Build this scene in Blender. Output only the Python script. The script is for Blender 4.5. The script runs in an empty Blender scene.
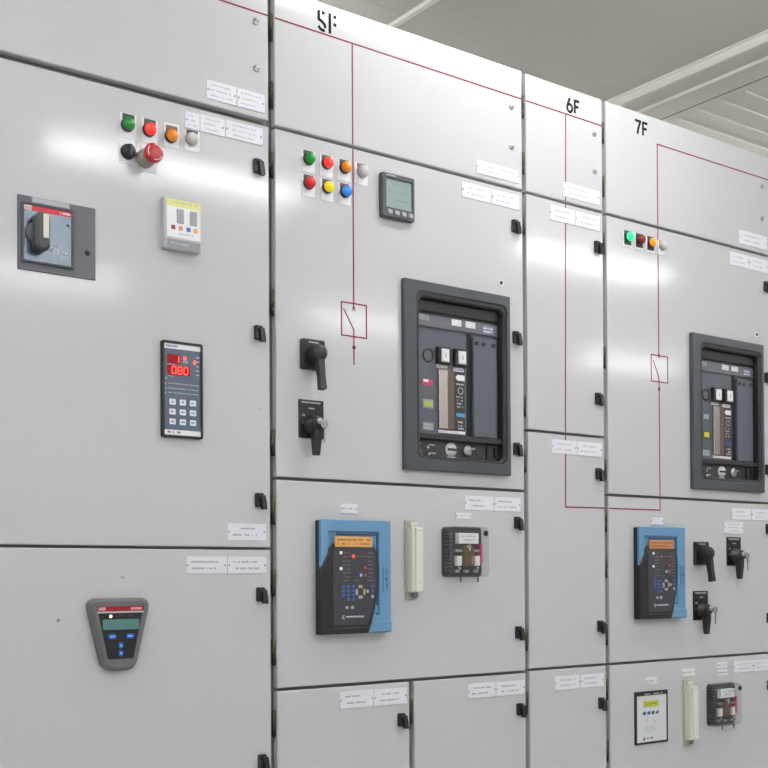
import bpy, bmesh, math, random
from mathutils import Vector, Matrix
random.seed(7)
SC = bpy.context.scene
COL = SC.collection
EYE = 1.05            # height of the reference level (all z below are mm above it)

# ------------------------------------------------------------------ materials
def lin(c):
    return tuple(((v/255.0)/12.92 if v/255.0 <= 0.04045 else (((v/255.0)+0.055)/1.055)**2.4) for v in c) + (1.0,)
MATS = {}
def mat(name, rgb, rough=0.45, metal=0.0, var=0.04, scale=30.0, emit=0.0, emit_rgb=None, bump=0.0, spec=0.5, coat=0.0, bscale=900.0):
    if name in MATS: return MATS[name]
    m = bpy.data.materials.new(name); m.use_nodes = True
    nt = m.node_tree; b = nt.nodes['Principled BSDF']
    tc = nt.nodes.new('ShaderNodeTexCoord'); nz = nt.nodes.new('ShaderNodeTexNoise')
    nz.inputs['Scale'].default_value = scale; nz.inputs['Detail'].default_value = 4
    nt.links.new(tc.outputs['Object'], nz.inputs['Vector'])
    mx = nt.nodes.new('ShaderNodeMix'); mx.data_type = 'RGBA'
    c = lin(rgb)
    mx.inputs['A'].default_value = tuple(v*(1-var) for v in c[:3]) + (1,)
    mx.inputs['B'].default_value = tuple(min(1, v*(1+var)) for v in c[:3]) + (1,)
    nt.links.new(nz.outputs['Fac'], mx.inputs['Factor'])
    nt.links.new(mx.outputs['Result'], b.inputs['Base Color'])
    b.inputs['Roughness'].default_value = rough
    b.inputs['Metallic'].default_value = metal
    b.inputs['Specular IOR Level'].default_value = spec
    if coat: b.inputs['Coat Weight'].default_value = coat; b.inputs['Coat Roughness'].default_value = 0.15
    if emit:
        b.inputs['Emission Color'].default_value = lin(emit_rgb or rgb)
        b.inputs['Emission Strength'].default_value = emit
    if bump:
        n2 = nt.nodes.new('ShaderNodeTexNoise'); n2.inputs['Scale'].default_value = bscale
        nt.links.new(tc.outputs['Object'], n2.inputs['Vector'])
        bp = nt.nodes.new('ShaderNodeBump'); bp.inputs['Strength'].default_value = bump; bp.inputs['Distance'].default_value = 0.001
        nt.links.new(n2.outputs['Fac'], bp.inputs['Height']); nt.links.new(bp.outputs['Normal'], b.inputs['Normal'])
    MATS[name] = m
    return m

PAINT = mat('grey_powder_coat', (200,200,201), rough=0.115, var=0.012, scale=3, bump=0.012, bscale=350, spec=0.40)
FRAME = mat('frame_grey_paint', (128,128,125), rough=0.5, var=0.05)
WHITE = mat('white_plastic', (238,238,240), rough=0.4, var=0.02)
LABELW = mat('white_engraving_laminate', (228,228,234), rough=0.42, var=0.015)
INK = mat('grey_engraved_ink', (186,186,194), rough=0.6)
INKD = mat('dark_engraved_ink', (92,92,98), rough=0.6)
INKP = mat('mid_grey_engraved_ink', (158,158,166), rough=0.6)
BLACKP = mat('black_plastic', (26,26,27), rough=0.42, var=0.12)
BLACKM = mat('black_stencil_paint', (30,29,30), rough=0.75, var=0.25, scale=120, spec=.1)
RED_LINE = mat('red_mimic_tape', (132,42,55), rough=0.6, spec=.25, var=0.08)
STEEL = mat('zinc_steel', (178,178,176), rough=0.28, metal=0.9)
DARKSTEEL = mat('dark_steel', (70,68,66), rough=0.35, metal=0.8)
BRASS = mat('tarnished_hinge_brass', (98,92,74), rough=0.5, metal=0.5, var=0.2)
BEZELG = mat('slate_grey_plastic', (74,78,84), rough=0.42, var=0.05)
BRKFR = mat('breaker_frame_plastic', (66,70,75), rough=0.42, var=0.05)
BRKIN = mat('breaker_recess_plastic', (36,38,40), rough=0.5, var=0.08)
BRKFACE = mat('breaker_face_plastic', (84,88,97), rough=0.38, var=0.04)
SILVER = mat('brushed_silver_foil', (200,200,202), rough=0.3, metal=0.75)
BLUE = mat('blue_relay_plastic', (100,146,182), rough=0.4, var=0.04)
BLUED = mat('blue_relay_groove', (44,84,120), rough=0.45)
RELAYK = mat('relay_dark_panel', (58,58,64), rough=0.45, var=0.06)
BEIGE = mat('beige_test_block_plastic', (214,213,200), rough=0.45, var=0.03)
BEIGED = mat('beige_shadow_moulding', (180,176,160), rough=0.5, var=0.03)

# ------------------------------------------------------------------ mesh building, in millimetres; x right, d out of the panel, z up
class MB:
    def __init__(self): self.bm = bmesh.new(); self.mi = 0
    def _p(self, x, d, z): return self.bm.verts.new((x*.001, -d*.001, z*.001))
    def _f(self, vs, smooth=False):
        try:
            f = self.bm.faces.new(vs); f.material_index = self.mi; f.smooth = smooth; return f
        except ValueError: return None
    def prism(self, poly, d0, d1, bev=0.0):
        """poly of (x,z), back at d0, front at d1, front edge chamfered by bev"""
        n = len(poly)
        cx = sum(p[0] for p in poly)/n; cz = sum(p[1] for p in poly)/n
        back = [self._p(x, d0, z) for x, z in poly]
        if bev:
            mid = [self._p(x, d1-bev, z) for x, z in poly]
            ins = inset(poly, bev)
            fr = [self._p(x, d1, z) for x, z in ins]
            rings = [back, mid, fr]
        else:
            fr = [self._p(x, d1, z) for x, z in poly]; rings = [back, fr]
        for a, b in zip(rings[:-1], rings[1:]):
            for i in range(n): self._f([a[i], a[(i+1) % n], b[(i+1) % n], b[i]])
        self._f(fr); self._f(back[::-1])
        return self
    def box(self, x0, x1, d0, d1, z0, z1, bev=0.0):
        return self.prism([(x0,z0),(x1,z0),(x1,z1),(x0,z1)], d0, d1, bev)
    def rbox(self, x0, x1, d0, d1, z0, z1, r, bev=0.0, n=5):
        return self.prism(rrect(x0,x1,z0,z1,r,n), d0, d1, bev)
    def ring(self, outer, inner, d0, d1, bev=0.0, ibev=0.0):
        """a plate with a hole; outer and inner have the same vertex count"""
        n = len(outer)
        ob = [self._p(x,d0,z) for x,z in outer]; om = [self._p(x,d1-bev,z) for x,z in outer]
        of = [self._p(x,d1,z) for x,z in (inset(outer,bev) if bev else outer)]
        inf = [self._p(x,d1,z) for x,z in (inset(inner,-ibev) if ibev else inner)]
        im = [self._p(x,d1-ibev,z) for x,z in inner]
        ib = [self._p(x,d0,z) for x,z in inner]
        rs = [ob, om, of, inf, im, ib, ob]
        for a, b in zip(rs[:-1], rs[1:]):
            for i in range(n): self._f([a[i], a[(i+1)%n], b[(i+1)%n], b[i]])
        return self
    def lathe(self, prof, cx=0, cz=0, n=24, smooth=True):
        """prof: (r, d) from back to front"""
        prev = None
        for r, d in prof:
            ringv = [self._p(cx+r*math.cos(2*math.pi*i/n), d, cz+r*math.sin(2*math.pi*i/n)) for i in range(n)] if r > 1e-6 else [self._p(cx,d,cz)]
            if prev:
                if len(ringv) == 1:
                    for i in range(n): self._f([prev[i], prev[(i+1)%n], ringv[0]], smooth)
                elif len(prev) == 1:
                    for i in range(n): self._f([prev[0], ringv[(i+1)%n], ringv[i]], smooth)
                else:
                    for i in range(n): self._f([prev[i], prev[(i+1)%n], ringv[(i+1)%n], ringv[i]], smooth)
            prev = ringv
        return self
    def dome(self, r, d0, d1, cx=0, cz=0, n=24, lip=0.35):
        h = d1-d0; k = d0+h*lip
        prof = [(r*0.999, d0), (r, k)] + [(r*math.cos(a), k+(d1-k)*math.sin(a)) for a in [math.pi/2*i/6 for i in range(1,6)]] + [(0, d1)]
        return self.lathe(prof, cx, cz, n)
    def tube(self, pts, r, n=10):
        """pts (x,d,z); round bar through the points"""
        P = [Vector((x*.001, -d*.001, z*.001)) for x,d,z in pts]
        rs = r if isinstance(r, (list,tuple)) else [r]*len(P)
        rings = []
        for i, p in enumerate(P):
            t = (P[min(i+1,len(P)-1)]-P[max(i-1,0)]).normalized()
            a = t.cross(Vector((0.31,0.2,0.93)))
            if a.length < .05: a = t.cross(Vector((1,0,0)))
            a.normalize(); b = t.cross(a)
            rings.append([self.bm.verts.new(p+(a*math.cos(2*math.pi*k/n)+b*math.sin(2*math.pi*k/n))*rs[i]*.001) for k in range(n)])
        for a, b in zip(rings[:-1], rings[1:]):
            for i in range(n): self._f([a[i], a[(i+1)%n], b[(i+1)%n], b[i]], True)
        self._f(rings[0][::-1]); self._f(rings[-1])
        return self
    def loft(self, sections):
        """closed sections, each a list of (x,d,z), same count"""
        rs = [[self._p(*q) for q in s] for s in sections]; n = len(rs[0])
        for a, b in zip(rs[:-1], rs[1:]):
            for i in range(n): self._f([a[i], a[(i+1)%n], b[(i+1)%n], b[i]])
        self._f(rs[0][::-1]); self._f(rs[-1]); return self
    def stroke(self, pts, w, d0, d1):
        """a line of width w through (x,z) points, mitred"""
        n = len(pts); L = []; Rr = []
        for i in range(n):
            a = Vector(pts[max(i-1,0)]); b = Vector(pts[i]); c = Vector(pts[min(i+1,n-1)])
            t1 = (b-a).normalized() if i > 0 else (c-b).normalized()
            t2 = (c-b).normalized() if i < n-1 else t1
            m = Vector((-(t1.y+t2.y), t1.x+t2.x)).normalized()
            k = max(0.4, m.dot(Vector((-t1.y,t1.x))))
            L.append(b+m*(w/2/k)); Rr.append(b-m*(w/2/k))
        for i in range(n-1):
            q = [Rr[i], Rr[i+1], L[i+1], L[i]]
            self.prism([(v.x,v.y) for v in q], d0, d1)
        return self
    def build(self, name, mats, parent=None, **props):
        bmesh.ops.remove_doubles(self.bm, verts=self.bm.verts, dist=1e-7)
        bmesh.ops.recalc_face_normals(self.bm, faces=self.bm.faces)
        me = bpy.data.meshes.new(name); self.bm.to_mesh(me); self.bm.free()
        for m in (mats if isinstance(mats, (list,tuple)) else [mats]): me.materials.append(m)
        o = bpy.data.objects.new(name, me); COL.objects.link(o)
        if parent: o.parent = parent
        for k, v in props.items(): o[k] = v
        return o

def inset(poly, b):
    n = len(poly); out = []
    A = sum(poly[i][0]*poly[(i+1)%n][1]-poly[(i+1)%n][0]*poly[i][1] for i in range(n))
    s = 1 if A > 0 else -1
    for i in range(n):
        p = Vector(poly[i-1]); q = Vector(poly[i]); r = Vector(poly[(i+1)%n])
        t1 = (q-p).normalized(); t2 = (r-q).normalized()
        n1 = Vector((-t1.y,t1.x))*s; n2 = Vector((-t2.y,t2.x))*s
        m = n1+n2
        if m.length < 1e-6: m = n1
        m.normalize(); k = max(.3, m.dot(n1))
        v = q+m*(b/k); out.append((v.x, v.y))
    return out
def rrect(x0,x1,z0,z1,r,n=5):
    pts = []
    for cx,cz,a0 in ((x1-r,z0+r,-90),(x1-r,z1-r,0),(x0+r,z1-r,90),(x0+r,z0+r,180)):
        for i in range(n+1):
            a = math.radians(a0+90*i/n); pts.append((cx+r*math.cos(a), cz+r*math.sin(a)))
    return pts

def thing(name, label, cat, x, z, d=0.0, group=None, zabs=None):
    o = bpy.data.objects.new(name, None); COL.objects.link(o); o.empty_display_size = .02
    o.location = (x*.001, -d*.001, zabs if zabs is not None else EYE+z*.001)
    o['label'] = label; o['category'] = cat
    if group: o['group'] = group
    return o
def struct(o): o['kind'] = 'structure'; return o
def dup(root, x, z, label):
    """copy of a thing with its parts and sub-parts"""
    r = root.copy(); COL.objects.link(r); r.location = (x*.001, root.location.y, EYE+z*.001); r['label'] = label
    for ch in list(root.children):
        c = ch.copy(); COL.objects.link(c); c.parent = r
        for g in list(ch.children):
            k = g.copy(); COL.objects.link(k); k.parent = c
    return r
def dashes(mb, x0, x1, z, h, d, rnd, fill=.8):
    """a line of tiny engraved characters too small to read"""
    x = x0
    while x < x1-h*.4:
        w = h*rnd.uniform(.35,.7)
        if rnd.random() < fill: mb.box(x, min(x+w,x1), d, d+.12, z-h*rnd.uniform(.35,.5), z+h*rnd.uniform(.35,.5))
        x += w+h*.22
def text_mesh(name, body, size, mat_, parent, x, d, z):
    cu = bpy.data.curves.new(name, 'FONT'); cu.body = body; cu.size = size*.001*1.4; cu.align_x = 'LEFT'; cu.extrude = .00008
    tmp = bpy.data.objects.new(name, cu); COL.objects.link(tmp)
    dg = bpy.context.evaluated_depsgraph_get(); me = bpy.data.meshes.new_from_object(tmp.evaluated_get(dg))
    bpy.data.objects.remove(tmp); me.name = name
    me.materials.clear(); me.materials.append(mat_)
    me.transform(Matrix.Translation((x*.001,-d*.001,z*.001)) @ Matrix.Rotation(math.pi/2, 4, 'X'))
    o = bpy.data.objects.new(name, me); COL.objects.link(o); o.parent = parent
    return o
def at_world(o, p=None): return o

# ------------------------------------------------------------------ room
ROOMX0, ROOMX1, ROOMY0, ROOMY1, CEIL = -3.6, 9.6, -5.6, 1.75, 2.90
FLOORM = mat('grey_epoxy_floor', (190,190,188), rough=0.35, var=0.04, scale=4)
WALLM = mat('white_wall_paint', (234,234,234), rough=0.7, var=0.015, scale=6)
CEILM = mat('warm_grey_ceiling_panel', (206,199,190), rough=0.55, var=0.03, scale=5)
BEAMM = mat('cream_steel_beam', (247,244,237), rough=0.5, var=0.03, scale=8)
SEAMM = mat('pale_ceiling_joint_strip', (248,242,232), rough=0.5)
def wbox(name, m, x0,x1,y0,y1,z0,z1):
    return struct(MB().box(x0*1000,x1*1000,-y1*1000,-y0*1000,z0*1000,z1*1000).build(name, m))
wbox('floor', FLOORM, ROOMX0-.1, ROOMX1+.1, ROOMY0-.1, ROOMY1+.1, -.1, 0)
wbox('wall_back', WALLM, ROOMX0-.1, ROOMX1+.1, ROOMY1, ROOMY1+.1, 0, CEIL+.1)
wbox('wall_front', WALLM, ROOMX0-.1, ROOMX1+.1, ROOMY0-.1, ROOMY0, 0, CEIL+.1)
wbox('wall_left', WALLM, ROOMX0-.1, ROOMX0, ROOMY0, ROOMY1, 0, CEIL+.1)
wbox('wall_right', WALLM, ROOMX1, ROOMX1+.1, ROOMY0, ROOMY1, 0, CEIL+.1)
# ceiling of ribbed sheets, ribs along x
cm = MB(); cm.box(ROOMX0*1000, ROOMX1*1000, -ROOMY1*1000, -ROOMY0*1000, CEIL*1000, CEIL*1000+100)
y = ROOMY1-.02
while y > ROOMY0+.05:
    cm.mi = 1; cm.box(3760, ROOMX1*1000, -y*1000-3, -y*1000+3, CEIL*1000-4.5, CEIL*1000+5)
    y -= .108
y = ROOMY1-.04; cm.mi = 0
while y > .66:
    cm.box(ROOMX0*1000, 3400, -y*1000-3, -y*1000+3, CEIL*1000-.7, CEIL*1000+5)
    y -= .126
struct(cm.build('ceiling', [CEILM, mat('pale_ceiling_rib', (236,230,222), rough=.5)]))
# stepped beam across the ceiling, and the joint strip
b = MB()
b.box(3408, 3414, -ROOMY1*1000, -ROOMY0*1000, CEIL*1000-34, CEIL*1000-3)
b.box(3498, 3503, -ROOMY1*1000, -ROOMY0*1000, CEIL*1000-50, CEIL*1000-30)
b.mi = 1
b.box(3412, 3505, -ROOMY1*1000, -ROOMY0*1000, CEIL*1000-39, CEIL*1000)
b.box(3500, 3622, -ROOMY1*1000, -ROOMY0*1000, CEIL*1000-47, CEIL*1000)
b.mi = 0
b.box(3397, 3409, -ROOMY1*1000, -ROOMY0*1000, CEIL*1000-6, CEIL*1000)
struct(b.build('trim_1', [BEAMM, CEILM]))
struct(MB().box(3712, 3721, -ROOMY1*1000, -ROOMY0*1000, CEIL*1000-1.5, CEIL*1000).build('shadow_gap_strip', mat('shadow_gap_dark_grey',(84,80,76),rough=.7)))  # flat dark strip painted for the shade in a gap beside the beam
struct(MB().box(2332, 2350, -ROOMY1*1000, -ROOMY0*1000, CEIL*1000-14, CEIL*1000).build('trim_2', SEAMM))

# fluorescent ceiling lights over the aisle, three rows of 1.2 m fittings
LAMP = mat('fluorescent_diffuser', (255,255,255), emit=40.0, emit_rgb=(250,252,255))
HOUS = mat('light_housing_white', (235,235,235), rough=.4)
rows = ((-.53,'nearest the cabinets'), (-2.0,'in the middle row over the aisle'), (-3.85,'in the row farthest from the cabinets'))
cols = ((-2.6,'far left'),(-.25,'left'),(2.1,'centre left'),(4.45,'centre right'),(6.8,'far right'))
proto = None
for ry, rn in rows:
    for cx, cn in cols:
        if ry > -1 and cx > 4: cx += .35
        lab = 'white fluorescent ceiling light, %s fitting %s' % (cn, rn)
        if proto is None:
            proto = thing('ceiling_light', lab, 'light', cx*1000, 0, -ry*1000, 'fluorescent ceiling lights', zabs=CEIL)
            for xx in (-400,400): MB().tube([(xx,0,-172),(xx,0,0)],5,8).build('drop_rod', HOUS, proto)
            MB().box(-575,575,-30,30,-206,-170).build('housing', HOUS, proto)
            for dd in (-22,22):
                MB().tube([(-548,dd,-232),(548,dd,-232)],13,12).build('tube', LAMP, proto)
            for xx in (-561,561): MB().box(xx-14,xx+14,-42,42,-250,-200,2).build('lamp_holder', HOUS, proto)
        else:
            o = dup(proto, cx*1000, 0, lab); o.location = (cx, ry, CEIL)

# added unseen tube lights behind the cabinets, to brighten the ceiling and beam face
proto = None
for cx, cn in ((-.25,'left'),(2.1,'centre'),(4.45,'right'),(6.8,'far right')):
    lab = 'added unseen white tube light behind the cabinets, %s fitting' % cn
    if proto is None:
        proto = thing('ceiling_light', lab, 'light', cx*1000, 0, -1450, 'added unseen lights behind the cabinets', zabs=CEIL)
        MB().box(-575,575,-30,30,-36,0).build('housing', HOUS, proto)
        for dd in (-22,22): MB().tube([(-548,dd,-62),(548,dd,-62)],13,12).build('tube', LAMP, proto)
        for xx in (-561,561): MB().box(xx-14,xx+14,-42,42,-80,-30,2).build('lamp_holder', HOUS, proto)
    else:
        o = dup(proto, cx*1000, 0, lab); o.location = (cx, 1.45, CEIL)

# ------------------------------------------------------------------ switchgear cabinets
FZ = -EYE*1000
def door_mesh(x0,x1,z0,z1,hole=None):
    m = MB()
    if hole:
        h0,h1,k0,k1 = hole
        m.ring([(x0,z0),(x1,z0),(x1,z1),(x0,z1)], [(h0,k0),(h1,k0),(h1,k1),(h0,k1)], -18, 0, 1.6, 0)
    else: m.box(x0,x1,-18,0,z0,z1,2.0)
    return m
def part_at(root, x, z):   # offset so that a mesh in facade coordinates sits right under a parent at (x,z)
    return (-x*.001, 0, -z*.001)
class Cab:
    def __init__(self, label, x0, x1, group='grey switchgear cabinets in a row'):
        self.x0, self.x1 = x0, x1
        self.cx = (x0+x1)/2
        self.root = thing('switchgear_cabinet', label, 'cabinet', self.cx, FZ, 0, group)
        self.off = (-self.cx*.001, 0, -FZ*.001)
        e = MB().box(x0+.6,x1-.6,-820,-20,FZ+100,1303)
        e.build('enclosure', FRAME, self.root).location = self.off
        MB().box(x0+10,x1-10,-810,-40,FZ,FZ+100).build('plinth', mat('plinth_paint',(70,70,70),rough=.5), self.root).location = self.off
    def door(self, x0,x1,z0,z1, latches=(), hinges=(), hole=None, name='door'):
        d = door_mesh(x0,x1,z0,z1,hole).build(name, PAINT, self.root); d.location = self.off
        for (lx, lz) in latches: latch(d, lx, lz)
        for hz in hinges: hinge(d, x0, hz)
        return d
def latch(door, x, z):
    m = MB()
    m.rbox(x-13, x+5, 0, 9, z-14, z+17, 2.5, 1.5, 3)
    m.loft([[(x-4,8,z+12),(x+7,8,z+12),(x+7,12,z+12),(x-4,12,z+12)],
            [(x-3,8,z-5),(x+9,8,z-5),(x+9,14,z-5),(x-3,14,z-5)],
            [(x-2,6,z-19),(x+9,6,z-19),(x+9,16,z-19),(x-2,16,z-19)]])
    m.lathe([(4.5,8),(4.5,11),(0,11)], x-5, z+9, 12)
    m.build('latch', BLACKP, door)
def hinge(door, x, z):
    m = MB()
    m.tube([(x-4,-9,z+2),(x-4,-9,z+34)], 4.2, 10); m.box(x-4,x+.5,-14,-6,z+2,z+34)
    m.mi = 1
    m.tube([(x-4,-9,z-24),(x-4,-9,z+1.5)], 4.4, 10); m.box(x-6,x+.5,-16,-8,z-22,z)
    m.build('hinge', [BRASS, BLACKP], door)
def cover_screw(door, x, z, r=8):
    m = MB(); m.lathe([(r,0),(r,1.5),(r*.8,3.2),(0,3.4)], x, z, 20)
    m.mi = 1; m.box(x-r*.7,x+r*.7,3.2,3.7,z-1.1,z+1.1)
    m.build('cover_screw', [STEEL, BLACKP], door)
def mimic(door, pts, w=3.6, name='mimic_line'):
    MB().stroke(pts, w, 0, .5).build(name, RED_LINE, door)

# --- leftmost cabinet
c4 = Cab('leftmost light grey switchgear cabinet, with grey shield-shaped keypad on lower door', 558, 1326)
p4 = c4.door(566,1318,1003,1306, hinges=(1210,1060), name='cover_panel')
cover_screw(p4,1286,1213); cover_screw(p4,1287,1110)
mimic(p4, [(567,1235),(1317,1235)])
d4 = c4.door(566,1318,64,989, latches=((1291,894),(1291,530),(1292,165)), hinges=(905,600,288,100))
d4b = c4.door(566,1318,-940,58, latches=((1294,-40),(1296,-403),(1296,-800)), hinges=(-40,-403,-760))
for sx, sz, sr in ((972,0,3.5),(838,-82,4),(1291,366,2)):
    MB().lathe([(sr,0),(sr,.3),(0,.3)], sx, sz, 12).build('scuff_mark', mat('faint_scuff',(168,168,166),rough=.6), d4b if sz < 58 else d4)
# --- 5F
c5 = Cab('wide light grey switchgear cabinet stencilled 5F, with two doors at its bottom', 1326, 2086)
BRK5 = (1673,2020,253,709)
p5 = c5.door(1334,2079,998,1306, hinges=(1210,1060), name='cover_panel')
cover_screw(p5,2042,1204); cover_screw(p5,2043,1102)
mimic(p5, [(1335,1235),(2078,1233)]); mimic(p5, [(1543.2,1233),(1543.2,999)])
d5 = c5.door(1334,2079,220.5,990, latches=((2052,896),(2053,609),(2053,323)), hinges=(905,600,290), hole=(1706,2011,275,690))
d5r = c5.door(1334,2079,-245.5,213.5, latches=((2054,133),(2055,-148)), hinges=(138,-19,-171))
d5a = c5.door(1334,1700.5,-940,-252.5, latches=((1677,-342),(1677,-800)), hinges=(-328,-700))
d5b = c5.door(1715,2079,-940,-252.5, latches=((2058,-345),(2058,-800)), hinges=(-330,-700))
mimic(d5, [(1543.5,989),(1543.5,617)])
mimic(d5, [(1509,553.5),(1509,630),(1579.5,630),(1579.5,553.5),(1507.2,553.5)], 3.2, 'breaker_symbol')
mimic(d5, [(1515,615),(1543.5,569),(1543.5,488)], 3.2)
m = MB(); m.stroke([(1539,621),(1548,613)],2,0.5,.8); m.stroke([(1539,613),(1548,621)],2,0.5,.8); m.lathe([(5,.3),(5,.9),(0,.9)],1543.5,529,14); m.build('breaker_symbol', RED_LINE, d5)
# --- 6F
c6 = Cab('narrow light grey switchgear cabinet stencilled 6F between two wide cabinets', 2086, 2386)
p6 = c6.door(2093,2379,997,1304, hinges=(1213,1066), name='cover_panel')
cover_screw(p6,2347,1202); cover_screw(p6,2347,1100)
mimic(p6, [(2094,1232.5),(2378,1231)]); mimic(p6, [(2238,1231),(2235.5,998)])
d6 = c6.door(2093,2379,379,990, latches=((2356,892),(2355,478)), hinges=(908,435))
d6m = c6.door(2093,2379,-242,372, latches=((2355,273),(2357,-141)), hinges=(290,-172))
d6b = c6.door(2093,2379,-940,-248.5, latches=((2359,-350),(2359,-800)), hinges=(-336,-700))
mimic(d6, [(2235.4,989),(2229,380)]); mimic(d6m, [(2229,371.5),(2227.5,180.5),(2378.5,182)])
# --- 7F
c7 = Cab('wide light grey switchgear cabinet stencilled 7F, rightmost of the row', 2386, 3146)
p7 = c7.door(2394,3138,996,1304, hinges=(1212,1064), name='cover_panel')
cover_screw(p7,3096,1204); cover_screw(p7,3096,1103)
mimic(p7, [(2606,997),(2606,1230),(3137,1231)])
d7 = c7.door(2394,3138,222.5,988, latches=((3112,892),(3112,608),(3112,322)), hinges=(907,591,284), hole=(2764,3069,275,690))
d7r = c7.door(2394,3138,-242,215.5, latches=((3112,138),(3112,-138)), hinges=(141,15,-169))
d7b = c7.door(2394,3138,-940,-248.5, latches=((3112,-345),(3112,-800)), hinges=(-320,-488,-760))
mimic(d7, [(2606,987),(2606,619)]); mimic(d7, [(2606,556),(2606,223.5)])
mimic(d7, [(2573,549),(2573,624),(2644,624),(2644,549),(2571.5,549)], 3.0, 'breaker_symbol')
mimic(d7, [(2581,610),(2590,592),(2602,570),(2606,550)], 3.0)
m = MB(); m.stroke([(2601.5,627),(2610.5,619)],2,0.5,.8); m.stroke([(2601.5,619),(2610.5,627)],2,0.5,.8); m.lathe([(5,.3),(5,.9),(0,.9)],2606,529,14); m.build('breaker_symbol', RED_LINE, d7)
mimic(d7r, [(2394.5,182),(2606,183),(2606,215)])

# stencilled numbers (strokes in mm, x z)
def arc(cx,cz,rx,rz,a0,a1,n=10):
    return [(cx+rx*math.cos(math.radians(a0+(a1-a0)*i/n)), cz+rz*math.sin(math.radians(a0+(a1-a0)*i/n))) for i in range(n+1)]
def stencil(door, x, z, strokes, w):
    m = MB()
    for s in strokes: m.stroke([(x+a, z+c) for a, c in s], w, 0, .4)
    m.build('number_marking', BLACKM, door)
stencil(p5, 1448, 1243, [[(3,43),(3,22),(12,19),(19,13),(20,6)], [(11,40),(19,39)], [(2,7),(7,1),(14,-1),(19,1)],
                         [(33,44),(33,-3)], [(43,39),(51,38)], [(43,21),(51,20)]], 7.2)
stencil(p6, 2241, 1240, [arc(13,11,9.5,10.5,0,360,18), [(23-9.6,38),(7,24),(3.6,13)]], 7.0)
stencil(p6, 2270, 1241, [[(3,0),(3,37)], [(3,34.3),(20,34.3)], [(3,18.5),(17,18.5)]], 7.2)
stencil(p7, 2513, 1242, [[(0,36.5),(25,36.5)], [(22,36),(13,14),(10,0)]], 7.4)
stencil(p7, 2543, 1242, [[(3,0),(3,39)], [(3,36.3),(22,36.3)], [(3,19.5),(19,19.5)]], 7.4)

# ------------------------------------------------------------------ label plates
LG = 'white engraved label plates on the cabinet doors'
def plate(x0, x1, z0, z1, label, lines=2, style=0, screws=(1,1), dark=False):
    cx, w, h = (x0+x1)/2, x1-x0, z1-z0
    rnd = random.Random(int(x0*7+z0))
    t = thing('label_plate', label, 'label', cx, z0, 0, LG)
    MB().box(-w/2+.4, w/2-.4, 0, 1.8, 0, h, .4).build('plate', LABELW, t)
    m = MB(); f = h/(lines+.6)
    for i in range(lines):
        zz = h-f*(i+.8); th = min(f*.34, 4.6)
        a = rnd.uniform(.12,.22); e = rnd.uniform(.62,.88)
        if style == 1 and i == 0: a, e = .3, .7
        dashes(m, -w/2+w*a, -w/2+w*e, zz, th, 1.8, rnd)
    m.build('engraving', INKP if dark else INK, t)
    s = MB()
    if screws[0]: s.lathe([(2.4,1.8),(2.2,2.8),(0,3)], -w/2+4.5, h/2, 10)
    if screws[1]: s.lathe([(2.4,1.8),(2.2,2.8),(0,3)], w/2-4.5, h/2, 10)
    if screws[0] or screws[1]: s.build('plate_screw', mat('dull_plate_screw',(176,176,182),rough=.5), t)
    return t
P = plate
P(1164,1237,1016,1056,'white label plate, left one of the pair on the leftmost cabinet top cover',3)
P(1238,1308,1016,1056,'white label plate, right one of the pair on the leftmost cabinet top cover',3)
P(1113,1148,942,977,'small white label plate just above the clear round indicator lamp, leftmost cabinet',3,screws=(1,0))
P(1149,1208,942,979,'white label plate, middle one of the three below the leftmost cabinet top seam',3,screws=(0,1))
P(1209,1302,943,981,'white label plate, rightmost of the three below the leftmost cabinet top seam',3)
P(1210,1306,79,115,'single white label plate just above the middle seam of the leftmost cabinet',2,1,dark=True)
P(1112,1209,7,43,'white label plate, left one of the pair above the shield-shaped keypad door latch',2,dark=True)
P(1210,1307,7,43,'white label plate, right one of the pair on the leftmost cabinet lower door',2,dark=True)
P(1920,2064,1010,1043,'long white label plate on the 5F top cover, above its bottom edge',2)
P(1872,1969,941,979,'white label plate, left one of the pair above the 5F breaker door top latch',2,screws=(1,0))
P(1970,2066,941,979,'white label plate, right one of the pair above the 5F breaker door top latch',2,screws=(1,0))
P(1874,1972,163,198,'white label plate, left one of the pair above the 5F clear-cased relay',2,dark=True)
P(1973,2064,163,198,'white label plate, right one of the pair above the 5F clear-cased relay',2,dark=True)
P(1845,1898,140,155,'narrow small white tag directly above the 5F clear-cased relay',1)
P(1502,1551,144,166,'small white tag directly above the blue protection relay of 5F',1,dark=True)
P(1497,1593,-303,-264,'white label plate, left one of the pair on the 5F bottom left door',2,dark=True)
P(1594,1692,-303,-265,'white label plate, right one of the pair on the 5F bottom left door',2,dark=True)
P(1880,1974,-305,-269,'white label plate, left one of the pair on the 5F bottom right door',2,dark=True)
P(1975,2074,-305,-270,'white label plate, right one of the pair on the 5F bottom right door',2,dark=True)
P(2224,2366,1009,1048,'long white label plate on the 6F top cover, over the red line',2)
P(2175,2270,938,978,'white label plate, left one of the pair below the 6F top seam',2,screws=(1,0))
P(2271,2366,938,978,'white label plate, right one of the pair below the 6F top seam',2,screws=(1,0))
P(2175,2270,321,358,'white label plate, left one of the pair on the 6F middle door',2)
P(2271,2367,321,358,'white label plate, right one of the pair on the 6F middle door',2)
P(2180,2277,-303,-267,'white label plate, left one of the pair on the 6F bottom door',2)
P(2278,2368,-303,-267,'white label plate, right one of the pair on the 6F bottom door',2)
P(2977,3119,1008,1050,'long white label plate on the 7F top cover by the right edge',2)
P(2930,3025,936,976,'white label plate, left one of the pair below the 7F top seam',2,screws=(0,1))
P(3026,3121,936,976,'white label plate, right one of the pair below the 7F top seam',2)
P(2932,3026,165,199,'white label plate, left one of the pair near the top of 7F relay door',2,screws=(0,1))
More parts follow.
